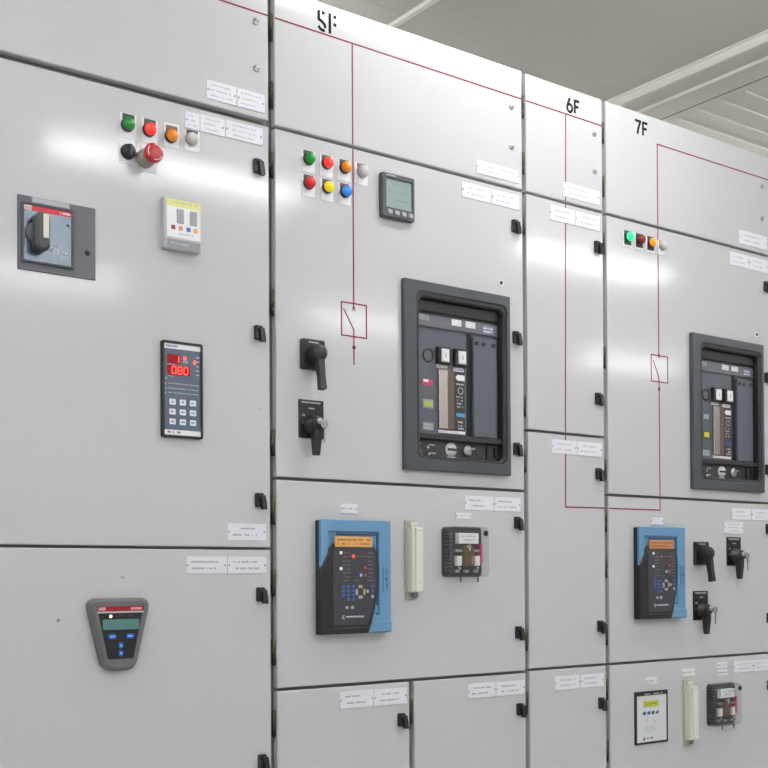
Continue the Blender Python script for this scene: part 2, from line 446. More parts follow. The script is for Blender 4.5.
P(3027,3121,165,199,'white label plate, right one of the pair near the top of 7F relay door',2)
P(2892,2986,122,158,'white label plate right above the upper right rotary switch of 7F',3)
P(2565,2618,141,161,'small white tag directly above the blue protection relay of 7F',2)
P(2932,3027,-298,-263,'white label plate, left one of the pair above the 7F clear-cased relay',2)
P(3028,3121,-298,-263,'white label plate, right one of the pair above the 7F clear-cased relay',2)
P(2536,2587,-310,-290,'small white tag directly above the 7F pale panel meter with yellow display',1,dark=True)
P(2695,2754,-296,-274,'small white tag directly above the 7F beige test block',1,dark=True)
P(2853,2906,-280,-262,'upper of two tiny white tags above the 7F clear-cased relay',1,dark=True)
P(2853,2906,-303,-284,'lower of two tiny white tags above the 7F clear-cased relay',1,dark=True)

# ------------------------------------------------------------------ indicator lamps and push buttons
def lens_mat(name, rgb, emit): return mat(name, rgb, rough=.22, var=.02, emit=emit, spec=.6)
LENS = dict(green=lens_mat('green_lens',(0,140,40),.05), red_lit=lens_mat('red_lens_lit',(235,45,35),.55), red=lens_mat('red_lens',(205,28,36),.12),
            orange=lens_mat('orange_lens',(225,130,20),.12), white=lens_mat('clear_white_lens',(205,202,196),0), yellow=lens_mat('yellow_lens',(240,215,10),.15),
            blue=lens_mat('blue_lens',(45,130,225),.15), green_lit=lens_mat('green_lens_lit',(30,225,130),1.0), dark_red=lens_mat('dark_red_lens',(135,22,28),.03),
            amber=lens_mat('amber_lens',(240,140,10),.35))
LEG = dict(green=mat('dark_green_legend',(34,74,62),rough=.5), dark=mat('dark_grey_legend',(66,62,58),rough=.5), brown=mat('brown_legend',(110,78,62),rough=.5))
def lamp(x, z, kind, label, group, up=31, down=20, legend='dark', big=False, dx=0, dz=5):
    t = thing('indicator_lamp', label, 'indicator lamp', x, z, 0, group)
    MB().box(-17.5,17.5,0,1.2,-down,up,.3).build('legend_plate', WHITE, t)
    m = MB()
    if big: m.rbox(-14,14,1.2,3,-16,23,2,.4,3)
    else: m.box(-13,13,1.2,2.2,13,min(up-1,29),.3)
    m.build('legend', LEG[legend], t)
    MB().lathe([(14,1.2),(14,7),(12.6,9),(11.6,9),(11.6,2)], dx, dz).build('bezel', DARKSTEEL if kind!='white' else STEEL, t)
    MB().dome(12.4, 6, 21, dx, dz).build('lens', LENS[kind], t)
    return t
G4 = 'indicator lamps on the leftmost cabinet'
lamp(987,911,'green','round green indicator lamp on white plate, leftmost cabinet, above black button',G4,up=30,legend='green',dx=-3,dz=6)
lamp(1034,911,'red_lit','round glowing red indicator lamp above the red emergency stop button',G4,up=30,legend='dark',dx=-3,dz=6)
lamp(1083,909,'orange','round orange indicator lamp on white plate, leftmost cabinet',G4,up=34,down=17,legend='brown',dx=-3,dz=6)
lamp(1130,913,'white','round clear white indicator lamp of the leftmost cabinet, under a small label',G4,up=27,down=18,legend='dark',dx=-3,dz=6)
t = thing('push_button','black round push button on white plate below the green lamp','push button',984,862)
MB().box(-17.5,17.5,0,1.2,-24,28,.3).build('legend_plate', WHITE, t)
MB().lathe([(15,1.2),(15,9),(13.6,11),(12.6,11),(12.6,5)]).build('bezel', BLACKP, t)
m = MB().lathe([(12.2,5),(12.2,17),(11,18.5),(0,18.5)]); m.loft([[(-3,18,-12),(3,18,-12),(3,18,12),(-3,18,12)],[(-2,22,-11),(2,22,-11),(2,22,11),(-2,22,11)]])
m.build('button_cap', mat('black_button_cap',(48,49,52),rough=.35), t)
t = thing('emergency_stop_button','red mushroom emergency stop button on grey collar','emergency stop',1022,856)
MB().box(-9,27,0,1.2,-25,33,.3).build('legend_plate', WHITE, t)
MB().lathe([(19,1.2),(19,12),(17,26),(13,30),(13,38)], n=28).build('collar', mat('taupe_plastic',(150,142,134),rough=.5), t)
MB().lathe([(12,34),(18,36),(20,41),(20,46),(17.5,51),(12,52.5),(0,53)], n=28).build('mushroom_cap', mat('emergency_red',(176,30,44),rough=.28), t)
m = MB()
for a0 in (20,140,260): m.stroke(arc(0,0,15.5,15.5,a0,a0+75,8), 1.6, 51.2, 52.6)
m.build('twist_arrow', WHITE, t)
G5 = 'indicator lamps on the 5F cabinet'
for x, z, k, lg, lab in ((1420,934,'green','dark','green indicator lamp, first in the upper row on 5F'),
    (1469,934,'red_lit','dark','red lamp with orange glow between green and orange lamps on 5F'),
    (1518,934,'orange','dark','orange indicator lamp directly above the blue one on 5F'),
    (1567,935,'white','brown','clear white indicator lamp right of the red line on 5F'),
    (1420,879,'red','dark','red indicator lamp directly below the green one on 5F'),
    (1470,879,'yellow','dark','yellow indicator lamp between red and blue ones on 5F'),
    (1519,879,'blue','brown','blue indicator lamp at the end of the lower row on 5F')):
    lamp(x,z,k,lab,G5,up=25,down=25,legend=lg)
G7 = 'indicator lamps on the 7F cabinet'
lamp(2477,936,'green_lit','bright glowing green indicator lamp on 7F',G7,20,22,'green',True)
lamp(2525,936,'dark_red','dark red indicator lamp on 7F, beside the glowing green one',G7,20,22,'dark',True)
lamp(2573,936,'amber','amber orange indicator lamp on 7F, left of the red line',G7,20,22,'dark',True)
lamp(2622,936,'white','clear white indicator lamp on 7F, right of the red line',G7,20,22,'brown')

# ------------------------------------------------------------------ motor breaker with rotary handle
t = thing('moulded_case_breaker','grey breaker plate with dark rotary handle under a red strip','breaker',837,591)
pl = MB().box(-78,78,0,3.5,0,143,.8).build('escutcheon', mat('grey_escutcheon',(98,100,106),rough=.45), t)
m = MB(); m.lathe([(5.5,3.4),(5.5,3.7),(0,3.7)], 61, 52, 16); m.build('hole', BLACKP, pl)
MB().ring(rrect(-72,32,14,130,2,2), rrect(-68,28,18,126,1,2), 3.5, 9, 1).build('face_frame', BEZELG, t)
MB().box(-52,22,3.5,10,130,140,.5).build('top_cap', mat('pale_grey_cap',(176,176,182),rough=.5), t)
fp = MB().box(-68,28,3.5,6,18,126).build('face_plate', mat('steel_blue_face',(104,112,122),rough=.24,metal=.75), t)
m = MB(); rr = random.Random(5)
for zz in (36,44,52): dashes(m, -14, 22, zz, 5, 6.05, rr, .6)
m.build('marking', mat('pale_marking',(214,200,196),rough=.5), fp)
MB().lathe([(2.6,6),(2.6,7),(0,7)], 20, 98, 10).build('screw', DARKSTEEL, fp)
st = MB().box(-68,28,6,6.6,115,125).build('brand_strip', mat('breaker_red_strip',(206,42,62),rough=.4), t)
MB().box(-67,-52,6.6,6.9,115.5,124.5).build('logo_plate', WHITE, st)
text_mesh('logo', 'ABB', 5.5, mat('logo_red',(190,30,44),rough=.5), st, -66, 7.0, 117)
m = MB(); dashes(m, 4, 26, 120, 4, 6.6, rr); m.build('model_text', WHITE, st)
MB().lathe([(22,6),(22,11),(20,13),(0,13)], -42, 72, 28).build('handle_hub', BEZELG, t)
hd = MB().rbox(-53,-25,12,36,34,109,13,5,6).build('handle', mat('handle_dark_grey',(66,67,70),rough=.42), t)
MB().box(-40,-29,36,36.8,58,104,.2).build('grip_label', mat('cream_label',(226,222,208),rough=.5), hd)

# arc/temperature signal unit with yellow band
t = thing('signal_unit','small grey boxed signal unit with white face and yellow band','control unit',1104,678)
MB().rbox(-45,39,0,16,0,107,3,2.5,3).build('housing', mat('pale_grey_housing',(186,188,190),rough=.3), t)
fc = MB().box(-40,37,16,17,24,103,.3).build('face_label', WHITE, t)
MB().box(-40,37,17,17.3,88,103).build('yellow_band', mat('pale_yellow',(228,226,140),rough=.5), fc)
m = MB(); dashes(m,-30,30,97,4,17.3,rr); m.build('heading', INK, fc); m = MB(); dashes(m,-12,22,33,3.5,17,rr); m.build('caption', INK, fc)
for xx, cc in ((-18,(150,128,140)),(12,(140,142,148))):
    w = MB().rbox(xx,xx+16,17,18.2,54,84,2,.4,2).build('window', mat('window_grey_%d'%xx,(150,146,152),rough=.25), fc)
for xx, nm, cc in ((-26,'dark_red_symbol',(150,60,60)),(-9,'pale_orange_symbol',(214,150,120)),(9,'blue_symbol',(40,110,190)),(25,'orange_symbol',(230,160,40))):
    MB().rbox(xx-4.5,xx+4.5,17,18,40,49,1.5,.3,2).build('key', mat(nm,cc,rough=.4), fc)
bs = MB().box(-40,37,16,16.8,4,20,.2).build('bottom_strip', mat('strip_grey',(140,144,148),rough=.4), t)
m = MB(); dashes(m,-30,10,12,4.5,16.8,rr); m.build('caption', INK, bs)

# digital controller with red digits
t = thing('digital_controller','tall black-framed digital controller with red digits and nine white keys','controller',1103,289)
MB().ring(rrect(-47,47,0,200,4,3), rrect(-42,42,5,195,2,3), 0, 9, 1.2).build('bezel', BLACKP, t)
MB().box(-42,42,0,6,5,195).build('face', mat('slate_blue_face',(86,98,114),rough=.4), t)
ts = MB().box(-42,42,6,6.5,184,194.5).build('title_strip', WHITE, t)
m = MB(); dashes(m,-37,-10,189.5,5,6.5,rr); m.build('title', mat('blue_grey_ink',(90,112,130),rough=.6), ts)
bs = MB().box(-42,42,6,6.5,5.5,16).build('title_strip', WHITE, t)
m = MB(); dashes(m,-38,-4,11,5,6.5,rr); m.build('title', INKD, bs)
DISP = mat('dark_red_display',(120,10,16),rough=.2,emit=.25,emit_rgb=(190,10,20))
SEG = mat('red_led_segments',(255,70,60),rough=.4,emit=2.2,emit_rgb=(255,70,55))
SEGS = {'0':'abcdef','1':'bc','8':'abcdefg'}
def digits(m, s, x, z, w, h, gap, d):
    k = h*.13
    geo = dict(a=[(0,h),(w,h)],b=[(w,h),(w,h/2)],c=[(w,h/2),(w,0)],d=[(0,0),(w,0)],e=[(0,0),(0,h/2)],f=[(0,h/2),(0,h)],g=[(0,h/2),(w,h/2)])
    for ch in s:
        for sg in SEGS.get(ch,''): m.stroke([(x+a+c*.08, z+c) for a,c in geo[sg]], k, d, d+.3)
        x += w+gap
w = MB().box(-35,-4,6,6.6,153,172).build('display', DISP, t)
m = MB(); digits(m,'1',-17,155.5,8,14,4,6.6); m.build('digit', SEG, w)
w = MB().box(-35,17,6,6.6,130,150).build('display', DISP, t)
m = MB(); digits(m,'080',-24,133,8.5,14.5,5,6.6); m.build('digit', SEG, w)
for xx, zz in ((6,167),(28,160)): MB().rbox(xx-3,xx+3,6,7,zz-4,zz+4,2,.3,3).build('status_led', SEG, t)
m = MB()
for zz in (171,162,152,143,134): dashes(m,32,40,zz,3.5,6,rr,1)
m.build('unit_marking', mat('pale_caption',(176,184,192),rough=.6), t); m = MB()
dashes(m,2,13,159,4,6,rr,1); dashes(m,-34,-18,151.5,2,6,rr,1); dashes(m,-34,-18,127,2,6,rr,1)
for i,zz in enumerate((122,111,101,92)):
    dashes(m,-39,-35,zz,4,6,rr,1)
    if i: dashes(m,-32,38,zz+1,2.2,6,rr,.95)
m.build('caption', mat('pale_caption',(176,184,192),rough=.6), t)
m = MB(); dashes(m,-30,34,111,1.6,6.1,rr,.5); m.build('caption', mat('red_caption',(190,80,90),rough=.6), t)
KEYM = mat('key_white',(228,232,238),rough=.4)
for r_ in range(3):
    for c_ in range(3):
        xx, zz = -23+c_*23.5, 74-r_*20.5
        k = MB().rbox(xx-7,xx+7,6,7.2,zz-6,zz+6,1.2,.3,2).build('key', KEYM, t)
        m = MB()
        if r_ == 0 and c_ == 0: m.prism([(xx-3,zz-2),(xx+3,zz-2),(xx,zz+3)],7.2,7.4)
        elif r_ == 0 and c_ == 1: m.prism([(xx-3,zz+2),(xx,zz-3),(xx+3,zz+2)],7.2,7.4)
        else: dashes(m,xx-4,xx+4,zz,4,7.2,rr,1)
        m.build('key_symbol', INKD, k)

# shield shaped soft-starter keypad
t = thing('control_keypad','grey shield-shaped control keypad with red strip and blue buttons','keypad',958,-186)
def smooth_shield(w1, w2, z0, z1, r1, r2):
    pts = []
    def corner(c, a, b, r, n=6):
        c = Vector(c); u = (Vector(a)-c).normalized(); v = (Vector(b)-c).normalized()
        p = c+u*r; q = c+v*r
        return [tuple((1-s)**2*p+2*s*(1-s)*c+s*s*q) for s in [i/n for i in range(n+1)]]
    A,B,C_,D_ = (-w2,z0),(w2,z0),(w1,z1),(-w1,z1)
    for c,a,b,r in ((A,D_,B,r2),(B,A,C_,r2),(C_,B,D_,r1),(D_,C_,A,r1)): pts += corner(c,a,b,r)
    return pts
MB().prism(smooth_shield(69,34,0,145,26,22), 0, 20, 7).build('housing', mat('keypad_grey',(104,104,106),rough=.5), t)
fc = MB().prism(smooth_shield(49,27,24,128,2,3), 20, 20.8, 0).build('face', mat('keypad_black',(28,30,36),rough=.35), t)
st = MB().prism([(-48.5,119),(49,119),(50,129),(-49.5,129)],20.8,21.4).build('brand_strip', mat('keypad_red',(158,20,32),rough=.4), t)
text_mesh('logo','ABB',6.0,WHITE,st,-47,21.5,121.3)
m = MB(); dashes(m,22,46,124,5,21.4,rr,1); m.build('model_text', mat('pink_text',(236,190,196),rough=.5), st)
MB().box(-49,49,20.8,21.3,115.5,118.8).build('silver_line', SILVER, t)
MB().rbox(-38,39,20.8,22,82,103,1,.3,2).build('lcd', mat('teal_lcd',(84,124,122),rough=.25,emit=.03), t)
MB().dome(3.0,20.8,22.2,-21,109,12).build('status_led', mat('yellow_led',(255,235,150),emit=2.5), t)
m = MB(); dashes(m,-2,2,110,4,20.8,rr,1); m.build('power_symbol', INKD, t); m = MB(); dashes(m,18,26,110,3,20.8,rr,1); m.build('fault_symbol', INKD, t)
BB = mat('bright_blue_key',(20,96,180),rough=.35,emit=.08); BBW = mat('key_arrow_white',(190,220,245),rough=.5)
for xx,zz,a,b_ in ((-18,69,8.5,5),(20,69,8.5,5),(0,51,5,6),(0,35,5,6)):
    k = MB().rbox(xx-a,xx+a,20.8,22.8,zz-b_,zz+b_,4.2,.8,4).build('key', BB, t)
    m = MB()
    if a > 6: dashes(m,xx-5,xx+5,zz,3,22.8,rr,1)
    elif zz > 40: m.prism([(xx-2,zz-2),(xx+2,zz-2),(xx,zz+3)],22.8,23)
    else: m.prism([(xx-2,zz+2),(xx,zz-3),(xx+2,zz+2)],22.8,23)
    m.build('key_symbol', BBW, k)

# ------------------------------------------------------------------ square power meter on 5F
t = thing('power_meter','square dark power meter with grey-green screen on the 5F cabinet','meter',1666,845)
MB().ring(rrect(-48,48,0,104,4,3), rrect(-36,40,24,92,2,3), 0, 15, 2, 1.5).build('bezel', BEZELG, t)
MB().box(-36,40,0,11,24,92).build('screen', mat('grey_green_lcd',(148,164,164),rough=.2,var=.03), t)
m = MB(); dashes(m,-36,-8,98.5,3.4,15,rr,1); m.build('caption', INK, t)
m = MB(); dashes(m,-24,30,80,3,11,rr,.5); dashes(m,-24,30,62,3,11,rr,.5); dashes(m,-24,30,44,3,11,rr,.5); m.build('screen_text', mat('lcd_ink',(112,126,128),rough=.6), t)
for i in range(4):
    xx = -33+i*20.5
    MB().loft([[(xx,15,8),(xx+13,15,6),(xx+13,15,17),(xx,15,19)],[(xx+1,17.5,9),(xx+12,17.5,7),(xx+12,17.5,16),(xx+1,17.5,18)]]).build('key', mat('meter_key',(168,170,174),rough=.4), t)

# ------------------------------------------------------------------ rotary switches
def switch_square(x, z, label):
    t = thing('rotary_switch', label, 'rotary switch', x, z, 0, 'rotary control switches with black levers')
    p = MB().rbox(-31,31,0,10,-34,34,4,2,3).build('base_plate', BLACKP, t)
    m = MB()
    for a in (-24,24):
        for b_ in (-27,27): m.lathe([(2.6,10),(2.4,11),(0,11)],a,b_,10)
    m.build('screw', DARKSTEEL, p)
    m = MB(); dashes(m,-14,14,27,4,10,rr,1); m.build('marking', INK, p)
    MB().lathe([(20,10),(20,26),(19,36),(16,41),(10,43.5),(0,44)]).build('hub', mat('black_satin_hub',(34,34,36),rough=.35), t)
    h = MB().loft([[(-7,22,4),(7,22,4),(7,38,4),(-7,38,4)],[(-8,24,-18),(8,24,-18),(8,42,-18),(-8,42,-18)],
               [(-7,32,-56),(7,32,-56),(7,47,-56),(-7,47,-56)],[(-8,36,-84),(8,36,-84),(8,51,-81),(-8,51,-81)]]).build('lever', mat('black_lever',(40,39,40),rough=.38), t)
    return t
def switch_key(x, z, label):
    t = thing('rotary_switch', label, 'rotary switch', x, z, 0, 'rotary control switches with black levers')
    p = MB().box(-33,33,0,3,-43,43,.6).build('base_plate', mat('black_glossy_plate',(22,22,23),rough=.3), t)
    m = MB(); dashes(m,-26,26,37,4.5,3,rr,1); dashes(m,-8,10,24,4,3,rr,1); dashes(m,-24,-16,8,5,3,rr,1); dashes(m,-24,-14,-9,4,3,rr,1)
    m.build('marking', INK, p)
    MB().lathe([(21,3),(21,8),(18,10),(18,24),(14,27)], 0,-12).build('collar', DARKSTEEL, t)
    MB().lathe([(15,20),(15,33),(12,36),(0,36.5)], 0,-12).build('hub', MATS['black_satin_hub'], t)
    MB().loft([[(-9,14,-14),(9,14,-14),(9,32,-14),(-9,32,-14)],[(-9,14,-40),(9,14,-40),(9,32,-40),(-9,32,-40)],
               [(-7.5,15,-70),(7.5,15,-70),(7.5,29,-70),(-7.5,29,-70)],[(-6.5,17,-83),(6.5,17,-83),(6.5,28,-83),(-6.5,28,-83)]]).build('lever', MATS['black_lever'], t)
    MB().lathe([(7,36),(7,41),(0,41)],0,-8,14).build('lock_cylinder', STEEL, t)
    return t
def key_thing(x, z, label, metal=True):
    t = thing('key', label, 'key', x, z, 0, 'keys hanging at the rotary switches')
    mt = STEEL
    MB().ring([(10*math.cos(a*math.pi/8),10*math.sin(a*math.pi/8)) for a in range(16)], [(5*math.cos(a*math.pi/8),5*math.sin(a*math.pi/8)) for a in range(16)], 41.2, 43.4, .3).build('bow', mt, t)
    m = MB(); m.prism([(-2.4,-7),(2.4,-7),(2.4,-38),(0,-42),(-2.4,-38)][::-1], 41.2, 43.4, .3); m.build('blade', mt, t)
    return t
switch_square(1427,498,'black square-plated lever switch above the flat-plated one on 5F')
switch_key(1424,353,'black flat-plated key switch below the lever switch on 5F')
switch_square(2781,61,'black square-plated lever switch beside the 7F blue relay, upper left of three')
switch_key(2938,68,'black key switch under a white label plate, upper right of three on 7F')
switch_key(2780,-92,'black flat-plated key switch, lowest of the three on 7F')
key_thing(1434,338,'metal key hanging from the 5F key switch')
key_thing(2950,54,'metal key hanging from the upper right 7F key switch')
key_thing(2796,-104,'metal key hanging from the lowest 7F key switch')
MB  # (key bows touch the lock cylinders)

# ------------------------------------------------------------------ air circuit breakers, local frame: x 0..347, z 0..456
def air_breaker(x, z, label, var):
    t = thing('air_circuit_breaker', label, 'circuit breaker', x, z, 0, 'drawout air circuit breakers')
    W, H = 340, 456
    fr = MB()
    fr.ring([q for q in rrect(0,W,0,H,2,4)], [q for q in rrect(36,328,28,430,16,4)], 0, 14, 2.5, 2.5)
    fr.build('door_frame', BRKFR, t)
    m = MB()
    m.ring(rrect(26,326,24,434,14,4), rrect(48,318,36,418,16,4), -19, 10.5, 1, 4)
    m.build('recess_trim', BRKIN, t)
    face = MB().box(44,322,-19,-14,90,424).build('front_panel', BRKFACE, t)
    MB().box(50,318,-14,-6,388,420,4).build('top_ledge', BRKIN, t)
    MB().box(50,318,-14,-9,352,383,3).build('upper_band', mat('breaker_band_plastic',(96,98,106),rough=.4), t)
    MB().rbox(231,308,-14,-4,92,345,3,3,2).build('trip_cover', BRKFACE, t)
    MB().box(214,230,-14,-13,95,362).build('slot', mat('deep_black',(12,12,12),rough=.6), t)
    MB().box(50,318,-14,2,78,92,2).build('divider_ledge', BRKIN, t)
    lab = lambda x0,x1,z0,z1,mm,n=2,d=-9: (MB().box(x0,x1,d,d+.8,z0,z1).build('tag', mm, t), (x0,x1,z0,z1,d))
    LW, LGRY = mat('tag_white',(232,232,234),rough=.5), mat('tag_grey',(150,154,156),rough=.5)
    def tag_(x0,x1,z0,z1,mm,ink=INKD,n=2,d=-9):
        o = MB().box(x0,x1,d,d+.8,z0,z1).build('tag', mm, t)
        m = MB(); f=(z1-z0)/(n+.3)
        for i in range(n): dashes(m,x0+2,x1-2,z1-f*(i+.65),f*.5,d+.8,rr,.9)
        m.build('tag_text', ink, o)
    tag_(60,90,368,380, LGRY)
    tag_(163,194,366,381, LW, INK); tag_(208,240,366,381, LW, INK)
    tag_(265,300,358,377, mat('violet_grey_tag',(122,122,150),rough=.5), LW)
    for xx in (240,263,296): MB().rbox(xx-6,xx+6,-4,-2.5,324,334,3,.4,3).build('cover_catch', BLACKP, t)
    MB().ring([(92+17*math.cos(a*math.pi/12),284+17*math.sin(a*math.pi/12)) for a in range(24)],[(92+13.5*math.cos(a*math.pi/12),284+13.5*math.sin(a*math.pi/12)) for a in range(24)],-14,-12.5).build('padlock_ring', BRKIN, t)
    # push buttons
    for xx in (116,170):
        b_ = MB().box(xx,xx+40,-14,-2,266,308,2).build('button_surround', BLACKP, t)
        bb = MB().box(xx+8,xx+32,-2,2,271,303,2).build('push_button', LW, b_)
        MB().box(xx+18,xx+21,2.01,2.2,281,292).build('button_mark', INKP, b_)
    tag_(117,152,258,265,LW,INKD,1,-14); tag_(171,205,254,263,LW,INKD,1,-14)
    MB().box(122,150,-14,-8,107,254,1.5).build('charging_handle', mat('charging_handle_metal',(176,170,164),rough=.26,metal=.85), t)
    MB().box(150,173,-14,-10,107,254,1).build('handle_side', mat('brown_grey_moulding',(92,78,70),rough=.4), t)
    st = MB().box(174,207,-14,-11,107,252,1).build('status_panel', mat('status_black',(48,47,50),rough=.4), t)
    MB().prism([(176,238),(182,231),(205,231),(205,245),(182,245)],-11,-10).build('arrow_tag', LW, st)
    m = MB(); dashes(m,178,205,222,4,-11,rr,1)
    m.stroke(arc(192,206,8,8,0,360,14),1.6,-11,-10.6)
    for zz in (190,182,174,166): dashes(m,178,200,zz,4,-11,rr,.6)
    for zz in (128,119,112): dashes(m,184,204,zz,5,-11,rr,.8)
    m.build('status_text', INK, st)
    MB().box(178,205,-11,-10,141,150).build('spring_flag', mat('flag_blue' if not var else 'flag_dark_blue',(60,150,205) if not var else (50,66,140),rough=.4), st)
    o = MB().box(122,207,-14,-12,98,105).build('rating_strip', LW, t)
    m = MB(); dashes(m,126,204,101.5,3,-12,rr,.5); m.build('tag_text', INK, o)
    if not var:
        o = MB().box(74,106,-14,-13,210,226).build('tag', mat('crimson_tag',(190,64,104),rough=.5), t); MB().box(76,92,-13,-12.8,219,225).build('tag_text', LW, o)
        MB().box(74,107,-14,-13,155,177).build('indicator_window', LGRY, t)
        MB().box(79,103,-13,-12,159,172).build('position_flag', mat('flag_green',(168,192,86),rough=.4), t)
    else:
        MB().box(80,104,-14,-13,212,226).build('tag', LGRY, t)
        MB().box(76,108,-14,-13,154,176).build('indicator_window', mat('window_olive',(96,98,60),rough=.5), t)
        MB().box(82,104,-13,-12,158,172).build('position_flag', mat('flag_yellow',(206,196,50),rough=.4), t)
    tag_(75,107,102,120,LGRY,INK,2,-14)
    # lower row: racking controls
    low = MB().box(44,322,-19,-12,34,78).build('racking_panel', mat('racking_black',(50,52,54),rough=.42), t)
    for xx,zz in ((60,66),(60,48),(84,58),(86,42)):
        MB().lathe([(4.5,-12),(4.5,-6),(3,-5),(0,-5)],xx,zz,10).build('key_lock', STEEL if (xx+zz)%3 else BRASS, low)
    m = MB(); dashes(m,92,112,66,4,-12,rr,1); dashes(m,94,112,46,4,-12,rr,1); m.build('panel_text', INK, low)
    o = MB().lathe([(17,-12),(17,-9),(0,-9)],160,58,22).build('position_dial', LW, low)
    MB().box(148,176,-9.2,-8.2,55,61).build('dial_slot', BLACKP, low)
    MB().box(148,174,-12,-11,36,41).build('panel_tag', LW, low)
    MB().lathe([(14,-12),(14,-7),(12,-5),(0,-5)],212,58,20).build('racking_lock', STEEL, low)
    MB().stroke([(212,58),(218,63),(232,63)],4,-5,-3).build('racking_lock_key', STEEL, low)
    MB().ring([(253+13*math.cos(a*math.pi/10),58+13*math.sin(a*math.pi/10)) for a in range(20)],[(253+10.5*math.cos(a*math.pi/10),58+10.5*math.sin(a*math.pi/10)) for a in range(20)],-12,-11).build('socket_ring', BRKIN, low)
    MB().ring([(276,38),(308,38),(308,76),(276,76)],[(282,44),(302,44),(302,70),(282,70)],-12,-7,.5).build('crank_socket', BLACKP, low)
    return t
air_breaker(1682,253,'grey air circuit breaker with green flag set in the 5F door',False)
air_breaker(2740,250,'grey air circuit breaker with yellow flag set in the 7F door',True)
for x, z, lab in ((2000,744,'small round white screw cap above the 5F circuit breaker corner'),(3059,738,'small round white screw cap above the 7F circuit breaker corner')):
    t = thing('screw_cap', lab, 'screw', x, z, 0, 'screw caps above the circuit breakers')
    MB().ring([(9*math.cos(a*math.pi/10),9*math.sin(a*math.pi/10)) for a in range(20)],[(5*math.cos(a*math.pi/10),5*math.sin(a*math.pi/10)) for a in range(20)],0,3,.8).build('collar', WHITE, t)
    MB().lathe([(5,0),(4.8,4.5),(0,5)],0,0,14).build('screw', DARKSTEEL, t)

# ------------------------------------------------------------------ blue protection relays; local x 0..205, z 0..257
AMB = mat('amber_display',(206,158,92),rough=.3,emit=.08,emit_rgb=(230,150,60))
def relay(x, z, label, dim):
    t = thing('protection_relay', label, 'relay', x, z, 0, 'blue framed protection relays'); t.scale = (.955,1,1)
    MB().box(3,205,0,14,0,257,1).build('housing', BLACKP, t)
    fr = MB().ring(rrect(3,208,0,259,2,2), rrect(24,172,40,232,2,2), 14, 22, 1.5, 2).build('cover_frame', BLUE, t)
    MB().box(22,174,14,15.5,38,234).build('inner_cover', BLUE, t)
    m = MB(); m.stroke([(52,226),(170,226),(170,36)],4,15.5,17); m.build('cover_groove', BLUED, t)
    MB().ring(rrect(183,199,95,152,1,2), rrect(187,195,100,147,1,2), 22, 25, .6).build('cover_latch', BLUE, t)
    MB().box(187,195,22,23,121,127).build('latch_bar', BLUED, t)
    # dark bulging front panel with the curved shoulder
    poly = [(0,0),(140,0),(148,20),(160,62),(168,110),(170,150),(166,182),(156,200),(150,206),(40,206),(26,190),(12,168),(0,146)]
    pn = MB().prism(poly, 12, 26, 4).build('front_panel', BLACKP, t)
    inner = [(36,20),(134,20),(152,62),(160,112),(162,150),(158,180),(148,201),(44,201),(34,190),(34,30)]
    kp = MB().prism(inner, 26, 27.2, .5).build('keypad_face', RELAYK, t)
    o = MB().box(40,148,24,28.4,197,221,1).build('display', AMB if not dim else mat('dim_amber_display',(190,126,84),rough=.3,emit=.04,emit_rgb=(210,120,60)), t)
    m = MB(); dashes(m,45,143,213.5,5.4,28.4,rr,.9); dashes(m,45,143,204.5,5.4,28.4,rr,.7); m.build('display_text', mat('amber_text',(150,100,44),rough=.5), o)
    d = 27.2
    LWH = mat('led_white',(230,230,225),emit=.5); LR = mat('led_red',(255,50,40),emit=2.2); LO = mat('led_dull_orange',(180,90,60),rough=.4); 
    for xx,zz,mm in ((56,184,LWH),(56,148,LWH),(92,176,LR if not dim else LO),(126,150,LO),(126,133,LO),(114,133,mat('led_pale_blue',(150,180,220),emit=.2))):
        MB().rbox(xx-3.4,xx+3.4,d,d+1.2,zz-3.4,zz+3.4,1.2,.3,2).build('status_led', mm, kp)
    m = MB()
    for zz in (184,175,165,157,147,138,129,121):
        dashes(m,62,84,zz,3.2,d,rr,.9); dashes(m,134,152,zz,3.2,d,rr,.8)
    dashes(m,98,140,176,3,d,rr,.8); dashes(m,96,108,121,3,d,rr,.9)
    m.build('caption', mat('dull_caption',(112,110,116),rough=.6), kp)
    KB = mat('relay_blue_key',(62,96,160),rough=.4); KA = mat('relay_tan_key',(176,160,120),rough=.4); KG = mat('relay_grey_key',(170,172,178),rough=.4)
    for r_ in range(4):
        for c_ in range(3):
            if r_ == 3 and c_ == 0: continue
            xx, zz = 62+c_*14.5, 107-r_*9.5
            MB().rbox(xx-4.5,xx+4.5,d,d+1.4,zz-3.2,zz+3.2,1,.3,2).build('key', KB, kp)
    for xx,zz,mm,a,b_ in ((112,107,KA,6,3.5),(112,83,KG,6,3.5),(101,95,KG,3,7),(123,95,KA,3,7),(133,96,KG,3.4,3.4),(148,108,KB,3.6,3.6),(148,97,KB,3.6,3.6),(147,84,KG,3.6,3.6),(72,60,KG,4,3.2),(88,60,KG,4.5,3.6)):
        MB().rbox(xx-a,xx+a,d,d+1.4,zz-b_,zz+b_,min(a,b_)*.5,.3,2).build('key', mm, kp)
    m = MB(); m.stroke(arc(64,38,4,3.6,60,300,8),1.6,d,d+.3); dashes(m,70,122,39,4.2,d,rr,1); m.build('nameplate_text', mat('nameplate_white',(220,222,228),rough=.5), kp)
    MB().box(36,142,26,26.8,12,15).build('lower_groove', RELAYK, t)
    MB().prism([(136,2),(204,2),(204,26),(146,26)],22,30,1.5).build('corner_block', BLUE, t)
    o = MB().box(150,172,15.5,17.5,46,64).build('rating_label', mat('blue_label',(100,150,190),rough=.5), t)
    return t
relay(1432,-131,'blue framed protection relay with lit amber display on the 5F cabinet',False)
relay(2490,-125,'blue framed protection relay with dim amber display on the 7F cabinet',True)

